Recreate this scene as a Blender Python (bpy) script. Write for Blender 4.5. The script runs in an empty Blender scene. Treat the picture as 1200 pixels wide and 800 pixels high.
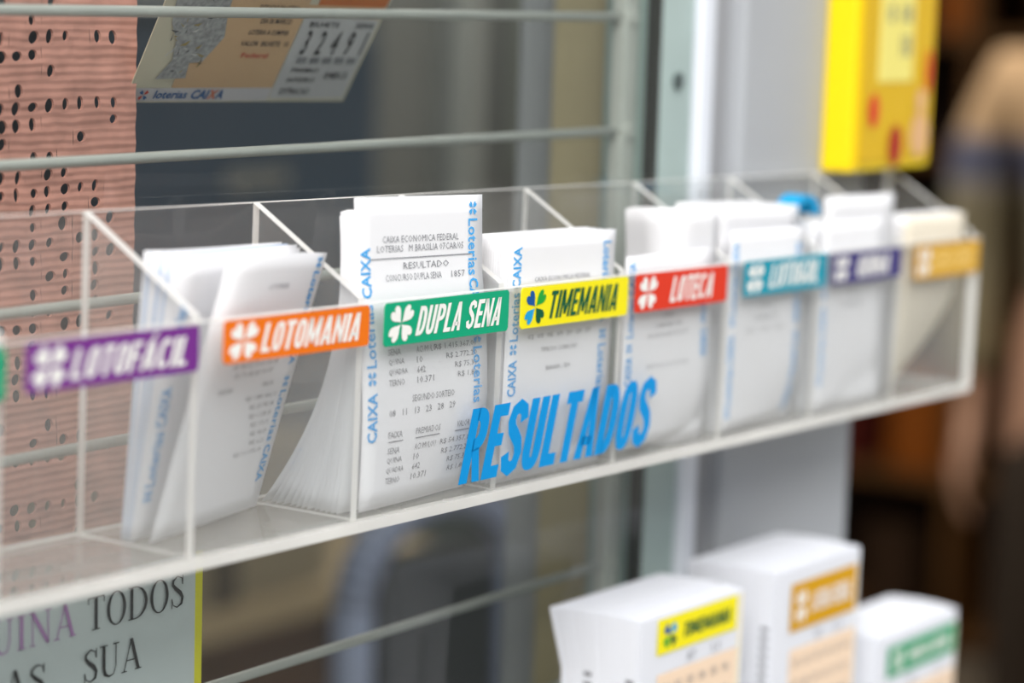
import bpy, bmesh, math, random
from mathutils import Matrix, Vector
random.seed(7)
sc = bpy.context.scene
C = sc.collection
PI = math.pi

# ------------------------------------------------------------------ camera
cam_d = bpy.data.cameras.new('camera')
cam = bpy.data.objects.new('camera', cam_d)
C.objects.link(cam)
cam.matrix_world = Matrix(((0.574909, 0.098951, -0.812212, -0.526354),
                           (-0.817616, 0.107532, -0.565634, -0.553347),
                           (0.031369, 0.989265, 0.142725, 1.497840),
                           (0, 0, 0, 1)))
cam_d.sensor_width = 36.0
cam_d.lens = 2938.55 / 1200 * 36.0
cam_d.clip_start = 0.02
cam_d.dof.use_dof = True
cam_d.dof.focus_distance = 0.965
cam_d.dof.aperture_fstop = 4.4
cam_d.dof.aperture_blades = 0
sc.camera = cam

# ------------------------------------------------------------------ sky, sun, added fill light, exposure
world = bpy.data.worlds.new('overcast_sky')
sc.world = world
world.use_nodes = True
wn = world.node_tree.nodes; wl = world.node_tree.links
bg = wn['Background']
tc = wn.new('ShaderNodeTexCoord'); sp = wn.new('ShaderNodeSeparateXYZ')
rmp = wn.new('ShaderNodeValToRGB')
rmp.color_ramp.elements[0].position = 0.0; rmp.color_ramp.elements[0].color = (0.66, 0.67, 0.69, 1)
rmp.color_ramp.elements[1].position = 0.7; rmp.color_ramp.elements[1].color = (0.97, 0.98, 1.0, 1)
wl.new(tc.outputs['Generated'], sp.inputs[0]); wl.new(sp.outputs['Z'], rmp.inputs[0])
wl.new(rmp.outputs[0], bg.inputs['Color'])
bg.inputs['Strength'].default_value = 1.55
sun_d = bpy.data.lights.new('hazy_sun', 'SUN'); sun_d.energy = 2.2; sun_d.angle = math.radians(35); sun_d.color = (1.0, 0.97, 0.93)
sun = bpy.data.objects.new('hazy_sun', sun_d); C.objects.link(sun)
sun.rotation_euler = Vector((-0.75, -0.50, 0.70)).to_track_quat('Z', 'Y').to_euler()
room_fill_d = bpy.data.lights.new('shop_fill_light', 'AREA'); room_fill_d.energy = 34; room_fill_d.size = 1.2; room_fill_d.color = (1, 0.95, 0.88)
room_fill = bpy.data.objects.new('shop_fill_light', room_fill_d); C.objects.link(room_fill); room_fill.location = (2.6, 1.5, 2.6)  # added fill that brightens the dim shop interior; no fitting is modelled
sc.view_settings.view_transform = 'Standard'; sc.view_settings.look = 'None'
sc.view_settings.gamma = 1; sc.view_settings.use_curve_mapping = False
sc.view_settings.exposure = 0.33
sc.cycles.transparent_max_bounces = 48
sc.cycles.max_bounces = 12
sc.cycles.use_denoising = True

# ------------------------------------------------------------------ materials
def lin(c):
    return tuple((v / 12.92 if v <= 0.04045 else ((v + 0.055) / 1.055) ** 2.4) for v in c)
def hexc(h):
    return lin(tuple(int(h[i:i + 2], 16) / 255 for i in (0, 2, 4))) + (1,)
MATS = {}
def mat(name, col, rough=0.6, metal=0.0, noise=0.0, nscale=30.0, spec=0.4, bump=0.0):
    m = bpy.data.materials.new(name); m.use_nodes = True
    n = m.node_tree.nodes; l = m.node_tree.links; b = n['Principled BSDF']
    c = hexc(col)
    b.inputs['Base Color'].default_value = c
    b.inputs['Roughness'].default_value = rough; b.inputs['Metallic'].default_value = metal
    b.inputs['Specular IOR Level'].default_value = spec
    if noise or bump:
        t = n.new('ShaderNodeTexCoord'); nz = n.new('ShaderNodeTexNoise'); nz.inputs['Scale'].default_value = nscale
        nz.inputs['Detail'].default_value = 4
        l.new(t.outputs['Object'], nz.inputs['Vector'])
        if noise:
            r = n.new('ShaderNodeValToRGB')
            r.color_ramp.elements[0].color = tuple(v * (1 - noise) for v in c[:3]) + (1,)
            r.color_ramp.elements[1].color = tuple(min(1, v * (1 + noise)) for v in c[:3]) + (1,)
            r.color_ramp.elements[0].position = 0.3; r.color_ramp.elements[1].position = 0.7
            l.new(nz.outputs['Fac'], r.inputs[0]); l.new(r.outputs[0], b.inputs['Base Color'])
        if bump:
            bp = n.new('ShaderNodeBump'); bp.inputs['Strength'].default_value = bump; bp.inputs['Distance'].default_value = 0.001
            l.new(nz.outputs['Fac'], bp.inputs['Height']); l.new(bp.outputs[0], b.inputs['Normal'])
    MATS[name] = m
    return m
def clear_mat(name, tint, dust_haze, ior, dust_haze_col='e9ecee', smear=30.0):
    """clear sheet: straight-through light, a fresnel reflection on the face towards the light, a pale layer for dusty film"""
    m = bpy.data.materials.new(name); m.use_nodes = True
    n = m.node_tree.nodes; l = m.node_tree.links
    n.remove(n['Principled BSDF']); out = n['Material Output']
    tr = n.new('ShaderNodeBsdfTransparent'); tr.inputs[0].default_value = tint
    gl = n.new('ShaderNodeBsdfGlossy'); gl.inputs['Roughness'].default_value = 0.03
    fr = n.new('ShaderNodeFresnel'); fr.inputs['IOR'].default_value = ior
    ge = n.new('ShaderNodeNewGeometry'); sub = n.new('ShaderNodeMath'); sub.operation = 'SUBTRACT'; sub.inputs[0].default_value = 1
    mul = n.new('ShaderNodeMath'); mul.operation = 'MULTIPLY'
    l.new(ge.outputs['Backfacing'], sub.inputs[1]); l.new(fr.outputs[0], mul.inputs[0]); l.new(sub.outputs[0], mul.inputs[1])
    mx = n.new('ShaderNodeMixShader'); l.new(mul.outputs[0], mx.inputs[0]); l.new(tr.outputs[0], mx.inputs[1]); l.new(gl.outputs[0], mx.inputs[2])
    df = n.new('ShaderNodeBsdfDiffuse'); df.inputs[0].default_value = hexc(dust_haze_col)
    tl = n.new('ShaderNodeBsdfTranslucent'); tl.inputs[0].default_value = hexc(dust_haze_col)
    ad = n.new('ShaderNodeMixShader'); ad.inputs[0].default_value = 0.4; l.new(df.outputs[0], ad.inputs[1]); l.new(tl.outputs[0], ad.inputs[2])
    t = n.new('ShaderNodeTexCoord'); nz = n.new('ShaderNodeTexNoise'); nz.inputs['Scale'].default_value = smear; nz.inputs['Detail'].default_value = 3
    l.new(t.outputs['Object'], nz.inputs['Vector'])
    mr = n.new('ShaderNodeMapRange'); mr.inputs['To Min'].default_value = dust_haze * 0.7; mr.inputs['To Max'].default_value = dust_haze * 1.3
    l.new(nz.outputs['Fac'], mr.inputs['Value'])
    m2 = n.new('ShaderNodeMixShader'); l.new(mr.outputs[0], m2.inputs[0]); l.new(mx.outputs[0], m2.inputs[1]); l.new(ad.outputs[0], m2.inputs[2])
    l.new(m2.outputs[0], out.inputs['Surface'])
    MATS[name] = m
    return m
def paper_mat(name, col, trans=0.2):
    m = mat(name, col, 0.7, spec=0.2)
    n = m.node_tree.nodes; l = m.node_tree.links
    tl = n.new('ShaderNodeBsdfTranslucent'); tl.inputs[0].default_value = hexc(col)
    mx = n.new('ShaderNodeMixShader'); mx.inputs[0].default_value = trans
    l.new(n['Principled BSDF'].outputs[0], mx.inputs[1]); l.new(tl.outputs[0], mx.inputs[2])
    l.new(mx.outputs[0], n['Material Output'].inputs['Surface'])
    return m
ACR = clear_mat('clear_acrylic', (0.965, 0.972, 0.975, 1), 0.065, 1.42, 'f0ece6')  # pale film raised to stand in for sky haze on the panels
ACRF = clear_mat('clear_acrylic_dusty', (0.955, 0.96, 0.96, 1), 0.30, 1.45, 'd9d5cf')
EDGE = clear_mat('cut_acrylic_edge', (0.9, 0.9, 0.9, 1), 0.9, 1.3, 'fbfaf6', 12.0)  # near-opaque white puts the edges' piped-light glow into the colour
GLASS = clear_mat('window_pane_glass', (0.93, 0.95, 0.94, 1), 0.012, 1.45)
PAPER = paper_mat('thermal_paper', 'fbfbfd')
PAPERB = paper_mat('thermal_paper_bluish_shade', 'd5e3f6', .3); PAPER2 = paper_mat('thermal_paper_cool', 'f4f6fc')  # bluish copy holds painted shade behind the leaning slip; second is plain cool white
CREAM = mat('cream_print', 'f6ecd0'); PEACH = mat('peach_print', 'f4d9bd')
INK = mat('grey_thermal_ink', '8c8d92'); BLUE = mat('blue_border_ink', '45a8e8')
DARKINK = mat('black_ink', '222226'); LILAC = mat('lilac_ink', 'b685bd')
PURPLE = mat('purple_label', '76318a', 0.45, spec=0.12); ORANGE = mat('orange_label', 'ea7416', 0.45, spec=0.12); GREEN = mat('green_label', '10a377', 0.45, spec=0.12)
YELLOW = mat('yellow_label', 'f5e71a', 0.45, spec=0.12); RED = mat('red_label', 'dd3a22', 0.45, spec=0.12); TEAL = mat('teal_label', '1496ac', 0.45, spec=0.12)
NAVY = mat('dark_violet_label', '413a78', 0.45, spec=0.12); GOLD = mat('gold_label', 'd39c08', 0.45, spec=0.12)
GOLDL = mat('pale_gold_vinyl', 'f2cf78', .5, spec=0.12); WHITE = mat('white_vinyl', 'f2f1ec', 0.5, spec=0.12); DGREEN = mat('dark_green_vinyl', '0c5a3c', 0.5, spec=0.12); BLUEV = mat('blue_vinyl', '0090d6', 0.4, spec=0.12)
LBLUE = mat('light_blue_vinyl', '1f9fd6', 0.5, spec=0.12); DBLUE = mat('dark_blue_vinyl', '15559a', 0.5, spec=0.12); LGREEN = mat('leaf_green_vinyl', '23a13c', 0.5, spec=0.12)
BAR = mat('painted_steel_bar', 'c6c7c1', 0.45, noise=0.04, nscale=60)
ALU = mat('grey_green_aluminium', 'a9bab6', 0.4, noise=0.08, nscale=20); WPROF = mat('highlit_aluminium', 'e2e6ee', 0.35)  # corner profile's white carries its highlight as colour
PILLAR = mat('light_grey_plaster', 'aeb1b5', 0.8, noise=0.04, nscale=8, bump=0.2); PILLARD = mat('mid_grey_plaster', 'a2a3a6', 0.8, noise=0.04, nscale=8)
BEIGE = mat('beige_jamb', 'b3a585', 0.6); BLACK = mat('black_rubber', '33332f', 0.8)
PINK = mat('pink_yarn', 'cf9485', 0.9, noise=0.16, nscale=90, bump=0.5)
_n = PINK.node_tree.nodes; _l = PINK.node_tree.links
_t = _n.new('ShaderNodeTexCoord'); _w = _n.new('ShaderNodeTexWave'); _w.bands_direction = 'Z'; _w.inputs['Scale'].default_value = 98; _w.inputs['Distortion'].default_value = 2.5; _w.inputs['Detail'].default_value = 2; _w.inputs['Detail Scale'].default_value = 0.6
_b = _n.new('ShaderNodeBump'); _b.inputs['Strength'].default_value = 0.28; _b.inputs['Distance'].default_value = 0.0012
_l.new(_t.outputs['Object'], _w.inputs['Vector']); _l.new(_w.outputs['Fac'], _b.inputs['Height'])
_l.new(_b.outputs[0], _n['Principled BSDF'].inputs['Normal'])

# ------------------------------------------------------------------ helpers
RACK = Matrix(((0.999648, -0.015812, 0.021302, 0), (0.015816, 0.999875, 0.0, 0), (-0.021299, 0.000337, 0.999773, 1.3), (0, 0, 0, 1)))
S = 0.09        # one pocket of the rack is 9 cm wide; rack shapes are given in pockets
HF, HB, D, T = 0.935, 1.295, 0.606, 0.045

def link_mesh(name, verts, faces, m, parent=None, smooth=False, base=None, frame=None, fm=None):
    """one mesh object; base = its origin (m); frame = matrix of the rack when it stands in the rack"""
    me = bpy.data.meshes.new(name)
    bx_, by_, bz_ = base if base else (0, 0, 0)
    me.from_pydata([(v[0] - bx_, v[1] - by_, v[2] - bz_) for v in verts], [], faces)
    ms = m if isinstance(m, (list, tuple)) else [m]
    for x in ms: me.materials.append(x)
    if fm: me.polygons.foreach_set('material_index', fm)
    if smooth: me.polygons.foreach_set('use_smooth', [True] * len(me.polygons))
    me.update()
    o = bpy.data.objects.new(name, me); C.objects.link(o)
    if parent: o.parent = parent
    M = Matrix.Translation((bx_, by_, bz_))
    if not parent: o.matrix_world = (frame @ M) if frame else M
    else: o.matrix_local = M
    return o
def tag(o, label=None, cat=None, group=None, kind=None):
    for k, v in (('label', label), ('category', cat), ('group', group), ('kind', kind)):
        if v: o[k] = v
    return o
def empty(name, loc, frame=None, rz=0):
    o = bpy.data.objects.new(name, None); C.objects.link(o); o.empty_display_size = 0.02
    M = Matrix.Translation(loc) @ Matrix.Rotation(rz, 4, 'Z')
    o.matrix_world = (frame @ M) if frame else M
    return o
def boxv(lo, hi):
    x0, y0, z0 = lo; x1, y1, z1 = hi
    v = [(x0, y0, z0), (x1, y0, z0), (x1, y1, z0), (x0, y1, z0), (x0, y0, z1), (x1, y0, z1), (x1, y1, z1), (x0, y1, z1)]
    f = [(0, 3, 2, 1), (4, 5, 6, 7), (0, 1, 5, 4), (1, 2, 6, 5), (2, 3, 7, 6), (3, 0, 4, 7)]
    return v, f
class MB:
    def __init__(s): s.v = []; s.f = []; s.m = []
    def add(s, v, f, mi=0):
        n = len(s.v); s.v += [tuple(p) for p in v]; s.f += [tuple(i + n for i in q) for q in f]; s.m += [mi] * len(f)
        return s
    def box(s, lo, hi, mi=0): return s.add(*boxv(lo, hi), mi)
    def tube(s, a, b, r, n=10, mi=0, r2=None):
        a = Vector(a); b = Vector(b); d = (b - a).normalized(); r2 = r if r2 is None else r2
        u = d.orthogonal().normalized(); w = d.cross(u)
        v = [a + (u * math.cos(2 * PI * i / n) + w * math.sin(2 * PI * i / n)) * r for i in range(n)]
        v += [b + (u * math.cos(2 * PI * i / n) + w * math.sin(2 * PI * i / n)) * r2 for i in range(n)]
        f = [(i, (i + 1) % n, n + (i + 1) % n, n + i) for i in range(n)] + [tuple(range(n - 1, -1, -1)), tuple(range(n, 2 * n))]
        return s.add(v, f, mi)
    def build(s, name, m, parent=None, base=None, frame=None, smooth=False):
        return link_mesh(name, s.v, s.f, m, parent, smooth, base, frame, s.m if isinstance(m, (list, tuple)) else None)
def bevel(o, w=0.002, seg=2):
    md = o.modifiers.new('bevel', 'BEVEL'); md.width = w; md.segments = seg; md.limit_method = 'ANGLE'
    return o
def boxobj(name, lo, hi, m, parent=None, bv=0, kind=None, label=None, cat=None, group=None):
    base = ((lo[0] + hi[0]) / 2, (lo[1] + hi[1]) / 2, lo[2]) if not parent else None
    o = MB().box(lo, hi).build(name, m, parent, base)
    if bv: bevel(o, bv)
    return tag(o, label, cat, group, kind)

_tcache = {}
def text2d(body, bold=0.0, res=2, space=1.0):
    """flat lettering as (points in its own 0..1 box, faces)"""
    key = (body, bold, res, space)
    if key in _tcache: return _tcache[key]
    cu = bpy.data.curves.new('t', 'FONT'); cu.body = body; cu.offset = bold; cu.resolution_u = res; cu.fill_mode = 'FRONT'; cu.space_character = space
    o = bpy.data.objects.new('t', cu); C.objects.link(o)
    me = bpy.data.meshes.new_from_object(o.evaluated_get(bpy.context.evaluated_depsgraph_get()))
    v = [(p.co.x, p.co.y) for p in me.vertices]; f = [tuple(p.vertices) for p in me.polygons]
    bpy.data.objects.remove(o); bpy.data.curves.remove(cu); bpy.data.meshes.remove(me)
    x0 = min(p[0] for p in v); x1 = max(p[0] for p in v); y0 = min(p[1] for p in v); y1 = max(p[1] for p in v)
    v = [((p[0] - x0) / (x1 - x0), (p[1] - y0) / (y1 - y0)) for p in v]
    _tcache[key] = (v, f)
    return v, f
def letter_rect(mb, fn, body, u0, u1, v0, v1, bold=0.0, shear=0.0, rot=0, mi=0, res=2, space=1.0):
    """lay lettering on the surface fn(u, v) -> point; rot 90 reads upwards, -90 downwards; shear slants by that much of the height"""
    v, f = text2d(body, bold, res, space)
    P = []
    for a, b in v:
        if rot == 0: uu = u0 + (u1 - u0) * a + shear * b; vv = v0 + (v1 - v0) * b
        elif rot == 90: uu = u1 - (u1 - u0) * b; vv = v0 + (v1 - v0) * a
        else: uu = u0 + (u1 - u0) * b; vv = v1 - (v1 - v0) * a
        P.append(fn(uu, vv))
    mb.add(P, f, mi)

# heavy condensed block capitals, drawn from strokes; each returns its width
def superell(rx, ry, n, a):
    c, q = math.cos(a), math.sin(a)
    return rx * math.copysign(abs(c) ** (2 / n), c), ry * math.copysign(abs(q) ** (2 / n), q)
def block_glyph(ch, t=.185, hz=.15):
    V = []; F = []
    def poly(*p): n = len(V); V.extend(p); F.append(tuple(range(n, n + len(p))))
    def rect(a, b, c, d): poly((a, b), (c, b), (c, d), (a, d))
    def band(cx, cy, rx, ry, a0, a1, nl=2.6, nr=2.6, N=26, tt=None):
        tt = tt or t; o = []; n0 = len(V)
        for i in range(N + 1):
            a = math.radians(a0 + (a1 - a0) * i / N); n = nr if math.cos(a) >= 0 else nl
            x, y = superell(rx, ry, n, a); xi, yi = superell(rx - tt, ry - hz, n, a)
            V.append((cx + x, cy + y)); V.append((cx + xi, cy + yi))
        for i in range(N): k = n0 + 2 * i; F.append((k, k + 1, k + 3, k + 2))
    w = .5
    if ch == 'I': rect(0, 0, t, 1); w = t
    elif ch == 'L': rect(0, 0, t, 1); rect(t, 0, .42, hz); w = .42
    elif ch == 'T': rect(0, 1 - hz, .46, 1); rect(.23 - t / 2, 0, .23 + t / 2, 1 - hz); w = .46
    elif ch in 'EF':
        rect(0, 0, t, 1); rect(t, 1 - hz, .42, 1); rect(t, .43, .39, .43 + hz); w = .42
        if ch == 'E': rect(t, 0, .42, hz)
    elif ch == 'N': w = .54; rect(0, 0, t * .85, 1); rect(w - t * .85, 0, w, 1); poly((0, 1), (t * .9, 1), (w, 0), (w - t * .9, 0))
    elif ch == 'M': w = .70; rect(0, 0, t * .85, 1); rect(w - t * .85, 0, w, 1); poly((0, 1), (t * 1.05, 1), (w / 2 + .07, .12), (w / 2 - .07, .12)); poly((w - t * 1.05, 1), (w, 1), (w / 2 + .07, .12), (w / 2 - .07, .12))
    elif ch in 'AÁ':
        w = .56; poly((0, 0), (t, 0), (w / 2 + .05, 1), (w / 2 - .10, 1)); poly((w - t, 0), (w, 0), (w / 2 + .10, 1), (w / 2 - .05, 1)); rect(.14, .18, w - .14, .31)
        if ch == 'Á': poly((.24, 1.05), (.34, 1.05), (.46, 1.24), (.32, 1.24))
    elif ch in 'OQ':
        band(w / 2, .5, w / 2, .5, 0, 360)
        if ch == 'Q': poly((.28, .22), (.38, .28), (.56, -.04), (.42, -.08))
    elif ch in 'CG':
        band(w / 2, .5, w / 2, .5, 38, 322)
        if ch == 'G': rect(.27, .36, .5, .5); rect(.5 - t, .12, .5, .42)
    elif ch == 'U': band(w / 2, .36, w / 2, .36, 180, 360); rect(0, .36, t, 1); rect(w - t, .36, w, 1)
    elif ch == 'D': rect(0, 0, t, 1); band(.18, .5, .32, .5, -90, 90); rect(t - .02, 0, .19, hz); rect(t - .02, 1 - hz, .19, 1)
    elif ch in 'PR':
        rect(0, 0, t, 1); band(.18, .71, .32, .29, -90, 90); rect(t - .02, .42, .19, .42 + hz); rect(t - .02, 1 - hz, .19, 1)
        if ch == 'R': poly((.18, .44), (.36, .46), (.53, 0), (.34, 0)); w = .52
    elif ch == 'S':
        P = [(.43, .72), (.38, .87), (.25, .925), (.13, .87), (.09, .74), (.14, .62), (.25, .53), (.36, .43), (.415, .28), (.37, .13), (.25, .075), (.12, .13), (.07, .29)]
        for i, p in enumerate(P):
            a = P[max(0, i - 1)]; b = P[min(len(P) - 1, i + 1)]; dx, dy = b[0] - a[0], b[1] - a[1]; L = math.hypot(dx, dy); hw = t * .47
            V.append((p[0] - dy / L * hw, p[1] + dx / L * hw)); V.append((p[0] + dy / L * hw, p[1] - dx / L * hw))
        for i in range(len(P) - 1): F.append((2 * i, 2 * i + 1, 2 * i + 3, 2 * i + 2))
    elif ch == '-': rect(0, .38, .22, .54); w = .22
    else: w = .2
    return V, F, w
def block_word(mb, fn, word, u0, u1, v0, v1, shear=0.0, mi=0, gap=.075, t=.185, hz=.15):
    G = [block_glyph(c, t, hz) for c in word]; tw = sum(g[2] for g in G) + gap * (len(G) - 1); x = 0; sx = (u1 - u0) / tw
    for V, F, w in G:
        if V: mb.add([fn(u0 + (x + a) * sx + shear * b, v0 + (v1 - v0) * b) for a, b in V], F, mi)
        x += w + gap
def heart_pts(n=18):
    P = []
    for i in range(n):
        t = 2 * PI * i / n
        P.append((16 * math.sin(t) ** 3 / 17, (13 * math.cos(t) - 5 * math.cos(2 * t) - 2 * math.cos(3 * t) - math.cos(4 * t) + 17) / 29))
    return P
def clover(mb, fn, uc, vc, ru, rv, mis=(0, 0, 0, 0), lean=0.0, fat=0.62):
    for k, a in enumerate((45, 135, 225, 315)):
        ca, sa = math.cos(math.radians(a)), math.sin(math.radians(a)); P = []
        for hx, hy in heart_pts():
            x = hx * fat * 0.5; y = hy * 0.98 + 0.04
            X = y * ca + x * sa * 1.0; Y = y * sa - x * ca
            P.append(fn(uc + X * ru + Y * lean, vc + Y * rv))
        c = fn(uc + 0.45 * ca * ru + 0.45 * sa * lean, vc + 0.45 * sa * rv)
        n = len(P)
        mb.add(P + [c], [(i, (i + 1) % n, n) for i in range(n)], mis[k])

# ------------------------------------------------------------------ setting: street, shop front, shop room
def struct(name, lo, hi, m, bv=0): return boxobj(name, lo, hi, m, bv=bv, kind='structure')
CONC = mat('pavement_concrete', '8d8b86', 0.9, noise=0.1, nscale=3); WALLP = mat('shop_wall_paint', '6d6d69', 0.9, noise=0.08, nscale=2)
TILE = mat('shop_floor_tile', '8a7d6c', 0.5, noise=0.08, nscale=4); FACADE = mat('facade_paint', 'a9a59b', 0.9, noise=0.06, nscale=3)
OPP = mat('added_opposite_wall', '6a6c70', 0.9, noise=0.1, nscale=0.8)
struct('floor', (-2.5, 0.0, -0.1), (7.6, 3.2, 0.0), TILE)
struct('pavement', (-12, -9, -0.1), (30, 0.0, 0.0), CONC)
struct('ceiling', (-2.5, 0.0, 2.8), (7.6, 3.2, 2.9), WALLP)
struct('wall_back', (-2.5, 3.1, 0), (7.6, 3.2, 2.8), WALLP)
struct('wall_left', (-2.6, 0.0, 0), (-2.5, 3.2, 2.8), WALLP)
struct('wall_right', (7.6, 0.0, 0), (7.7, 3.2, 2.8), WALLP)
struct('wall_opposite_added', (-12, -9.4, 0), (30, -9.0, 7.0), OPP)  # unseen wall, added to darken what the window glass reflects
struct('wall_front_lower', (-2.5, 0.070, 0), (0.54, 0.19, 1.06), FACADE)
struct('wall_front_upper', (-2.5, 0.070, 2.2), (7.6, 0.19, 2.8), FACADE)
struct('wall_front_left', (-2.5, 0.070, 1.06), (-0.75, 0.19, 2.2), FACADE)
struct('wall_front_right', (1.75, 0.070, 0), (7.6, 0.19, 2.2), FACADE)
# pillar, its step and the window frame
struct('pillar', (0.5625, 0.070, 0), (0.699, 0.19, 2.2), PILLAR, 0.003)
struct('trim_1', (0.540, 0.079, 1.06), (0.5625, 0.19, 2.2), PILLARD)
fr = empty('window_frame', (0.51, 0.078, 1.06)); tag(fr, kind='structure')
def fpart(name, lo, hi, m, bv=0.001):
    b = (0.51, 0.078, 1.06)
    o = MB().box([a - c for a, c in zip(lo, b)], [a - c for a, c in zip(hi, b)]).build(name, m, fr)
    bevel(o, bv); return o
fpart('side_profile', (0.4965, 0.0775, 1.06), (0.5265, 0.110, 2.2), ALU)
fpart('corner_profile', (0.5265, 0.0725, 1.06), (0.540, 0.110, 2.2), WPROF, 0.003)
fpart('inner_jamb', (0.511, 0.1005 + 0.0105, 1.06), (0.5275, 0.150, 2.2), BEIGE)
fpart('rubber_seal', (0.4925, 0.0775, 1.06), (0.4965, 0.084, 2.2), BLACK, 0.0005)
fpart('left_profile', (-0.75, 0.0775, 1.06), (-0.72, 0.110, 2.2), ALU)
fpart('bottom_profile', (-0.72, 0.0755, 1.06), (0.4925, 0.110, 1.085), ALU)
fpart('top_profile', (-0.72, 0.0755, 2.17), (0.4925, 0.110, 2.2), ALU)
for z in (1.452, 1.2, 1.95):
    s = MB().tube((0.0015, -0.0018, z - 1.06), (0.0015, 0.0004, z - 1.06), 0.0042, 14)
    s.box((-0.0015, -0.0022, z - 1.0605), (0.0045, -0.0016, z - 1.0595))
    s.build('screw', mat('screw_steel', '6b7775', 0.35, 0.6), fr)
boxobj('window_1', (-0.72, 0.0765, 1.085), (0.4925, 0.0800, 2.17), GLASS, kind='structure')
# bars of the security grille behind the glass
gr = empty('security_grille', (0.0, 0.092, 1.09))
tag(gr, 'pale grey steel security grille of thin horizontal rods inside the window', 'grille')
for z in (1.110, 1.1634, 1.2170, 1.2703, 1.3232, 1.3760, 1.4282, 1.4820, 1.5355, 1.589, 1.6425, 1.696):
    MB().tube((-0.70, 0, z - 1.09), (0.4865, 0, z - 1.09), 0.0021, 10).build('rod', BAR, gr, smooth=True)
for x in (-0.70, 0.4865):
    bevel(MB().box((x - 0.0062, -0.004, 0.0), (x + 0.0062, 0.004, 0.66)).build('upright', BAR, gr), 0.0012)
    for z in (1.2170, 1.4282, 1.4820):
        MB().tube((x, -0.0052, z - 1.09), (x, -0.0036, z - 1.09), 0.0040, 10).build('weld', BAR, gr)

# ------------------------------------------------------------------ acrylic rack
rack = empty('leaflet_rack', (4 * S, 0, 0), RACK)
tag(rack, 'long clear acrylic rack of open pockets with coloured name labels and blue lettering', 'rack')
RO = Vector((4, 0, 0))
def R(p): return ((p[0] - 4) * S, p[1] * S, p[2] * S)
def panel(name, lo, hi, axis, m=ACR):
    v, f = boxv(lo, hi)
    big = {0: (3, 5), 1: (2, 4), 2: (0, 1)}[axis]
    return link_mesh(name, [R(p) for p in v], f, [m, EDGE], rack, fm=[0 if i in big else 1 for i in range(6)])
K0, K1 = -1, 8
h = T / 2
panel('base_panel', (K0 - h, 0, 0), (K1 + h, D + T, T), 2, ACRF)
panel('front_panel', (K0 - h, 0, T), (K1 + h, T, HF), 1)
panel('back_panel', (K0 - h, D, T), (K1 + h, D + T, HB), 1)
for k in range(K0, K1 + 1):
    a, b = k - h * 0.9, k + h * 0.9
    v = [(x, y, z) for x in (a, b) for (y, z) in ((T, T), (D, T), (D, HB), (T, HF + 0.02))]
    f = [(0, 3, 2, 1), (4, 5, 6, 7), (0, 1, 5, 4), (1, 2, 6, 5), (2, 3, 7, 6), (3, 0, 4, 7)]
    link_mesh('divider', [R(p) for p in v], f, [ACR, EDGE], rack, fm=[0, 0, 1, 1, 1, 1])
for k in (2.5, 6.5):
    boxv_, bf = boxv((k - 0.12, D + T, 0.5), (k + 0.12, D + T + (0.155 if k < 4 else 0.06), 0.75))
    link_mesh('mounting_pad', [R(p) for p in boxv_], bf, ACR, rack)
def on_front(x, z, off=0.004): return R((x, -off, z))
LABELS = [(-1, -0.90, -0.018, 0.748, 0.925, GREEN, 'MEGA-SENA', 'green label'),
          (0, 0.082, 0.962, 0.757, 0.927, PURPLE, 'LOTOFÁCIL', 'purple label'),
          (1, 1.104, 1.994, 0.768, 0.931, ORANGE, 'LOTOMANIA', 'orange label'),
          (2, 2.095, 2.990, 0.752, 0.930, GREEN, 'DUPLA SENA', 'green label'),
          (3, 3.086, 3.980, 0.750, 0.931, YELLOW, 'TIMEMANIA', 'yellow label'),
          (4, 4.050, 4.926, 0.753, 0.933, RED, 'LOTECA', 'red label'),
          (5, 5.105, 6.000, 0.759, 0.938, TEAL, 'LOTOGOL', 'teal label'),
          (6, 6.080, 6.930, 0.760, 0.925, NAVY, 'QUINA', 'dark violet label'),
          (7, 7.120, 8.006, 0.725, 0.918, GOLD, 'LOTERIA FEDERAL', 'gold label')]
for k, x0, x1, z0, z1, m, txt, lab in LABELS:
    # slightly clipped corners, a thin plate of vinyl
    c = 0.012
    ring = [(x0 + c, z0), (x1 - c, z0), (x1, z0 + c), (x1, z1 - c), (x1 - c, z1), (x0 + c, z1), (x0, z1 - c), (x0, z0 + c)]
    v = [R((x, -0.0015, z)) for x, z in ring] + [R((x, -0.006, z)) for x, z in ring]
    f = [tuple(range(15, 7, -1))[::-1], tuple(range(7, -1, -1))] + [(i, (i + 1) % 8, 8 + (i + 1) % 8, 8 + i) for i in range(8)]
    lb = link_mesh('name_label', v, f, m, rack); lb['label'] = lab
    fn = lambda x, z: on_front(x, z, 0.008)
    H = z1 - z0; W = x1 - x0
    tm = DGREEN if txt == 'TIMEMANIA' else (GOLDL if k == 7 else WHITE)
    mb = MB(); start = {'LOTECA': 0.36, 'LOTOGOL': 0.29, 'LOTERIA FEDERAL': 0.2, 'QUINA': 0.33}.get(txt, 0.235)
    end = {'LOTECA': 0.86, 'LOTOGOL': 0.93, 'TIMEMANIA': 0.92, 'QUINA': 0.84}.get(txt, 0.955)
    sh = 0.035
    block_word(mb, fn, txt, x0 + W * start, x0 + W * end - sh, z0 + H * 0.17, z0 + H * (0.80 if 'Á' in txt else 0.85), sh)
    mb.build('lettering', tm, lb)
    mb = MB()
    mis = (2, 1, 0, 3) if txt == 'TIMEMANIA' else (0, 0, 0, 0)
    clover(mb, fn, x0 + W * 0.125, z0 + H * 0.5, 0.088, H * 0.47, mis, lean=0.012, fat=0.86 if txt != 'TIMEMANIA' else 0.8)
    mb.build('clover_emblem', [LBLUE, DBLUE, LGREEN, DGREEN] if txt == 'TIMEMANIA' else [WHITE], lb)
mb = MB()
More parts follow.
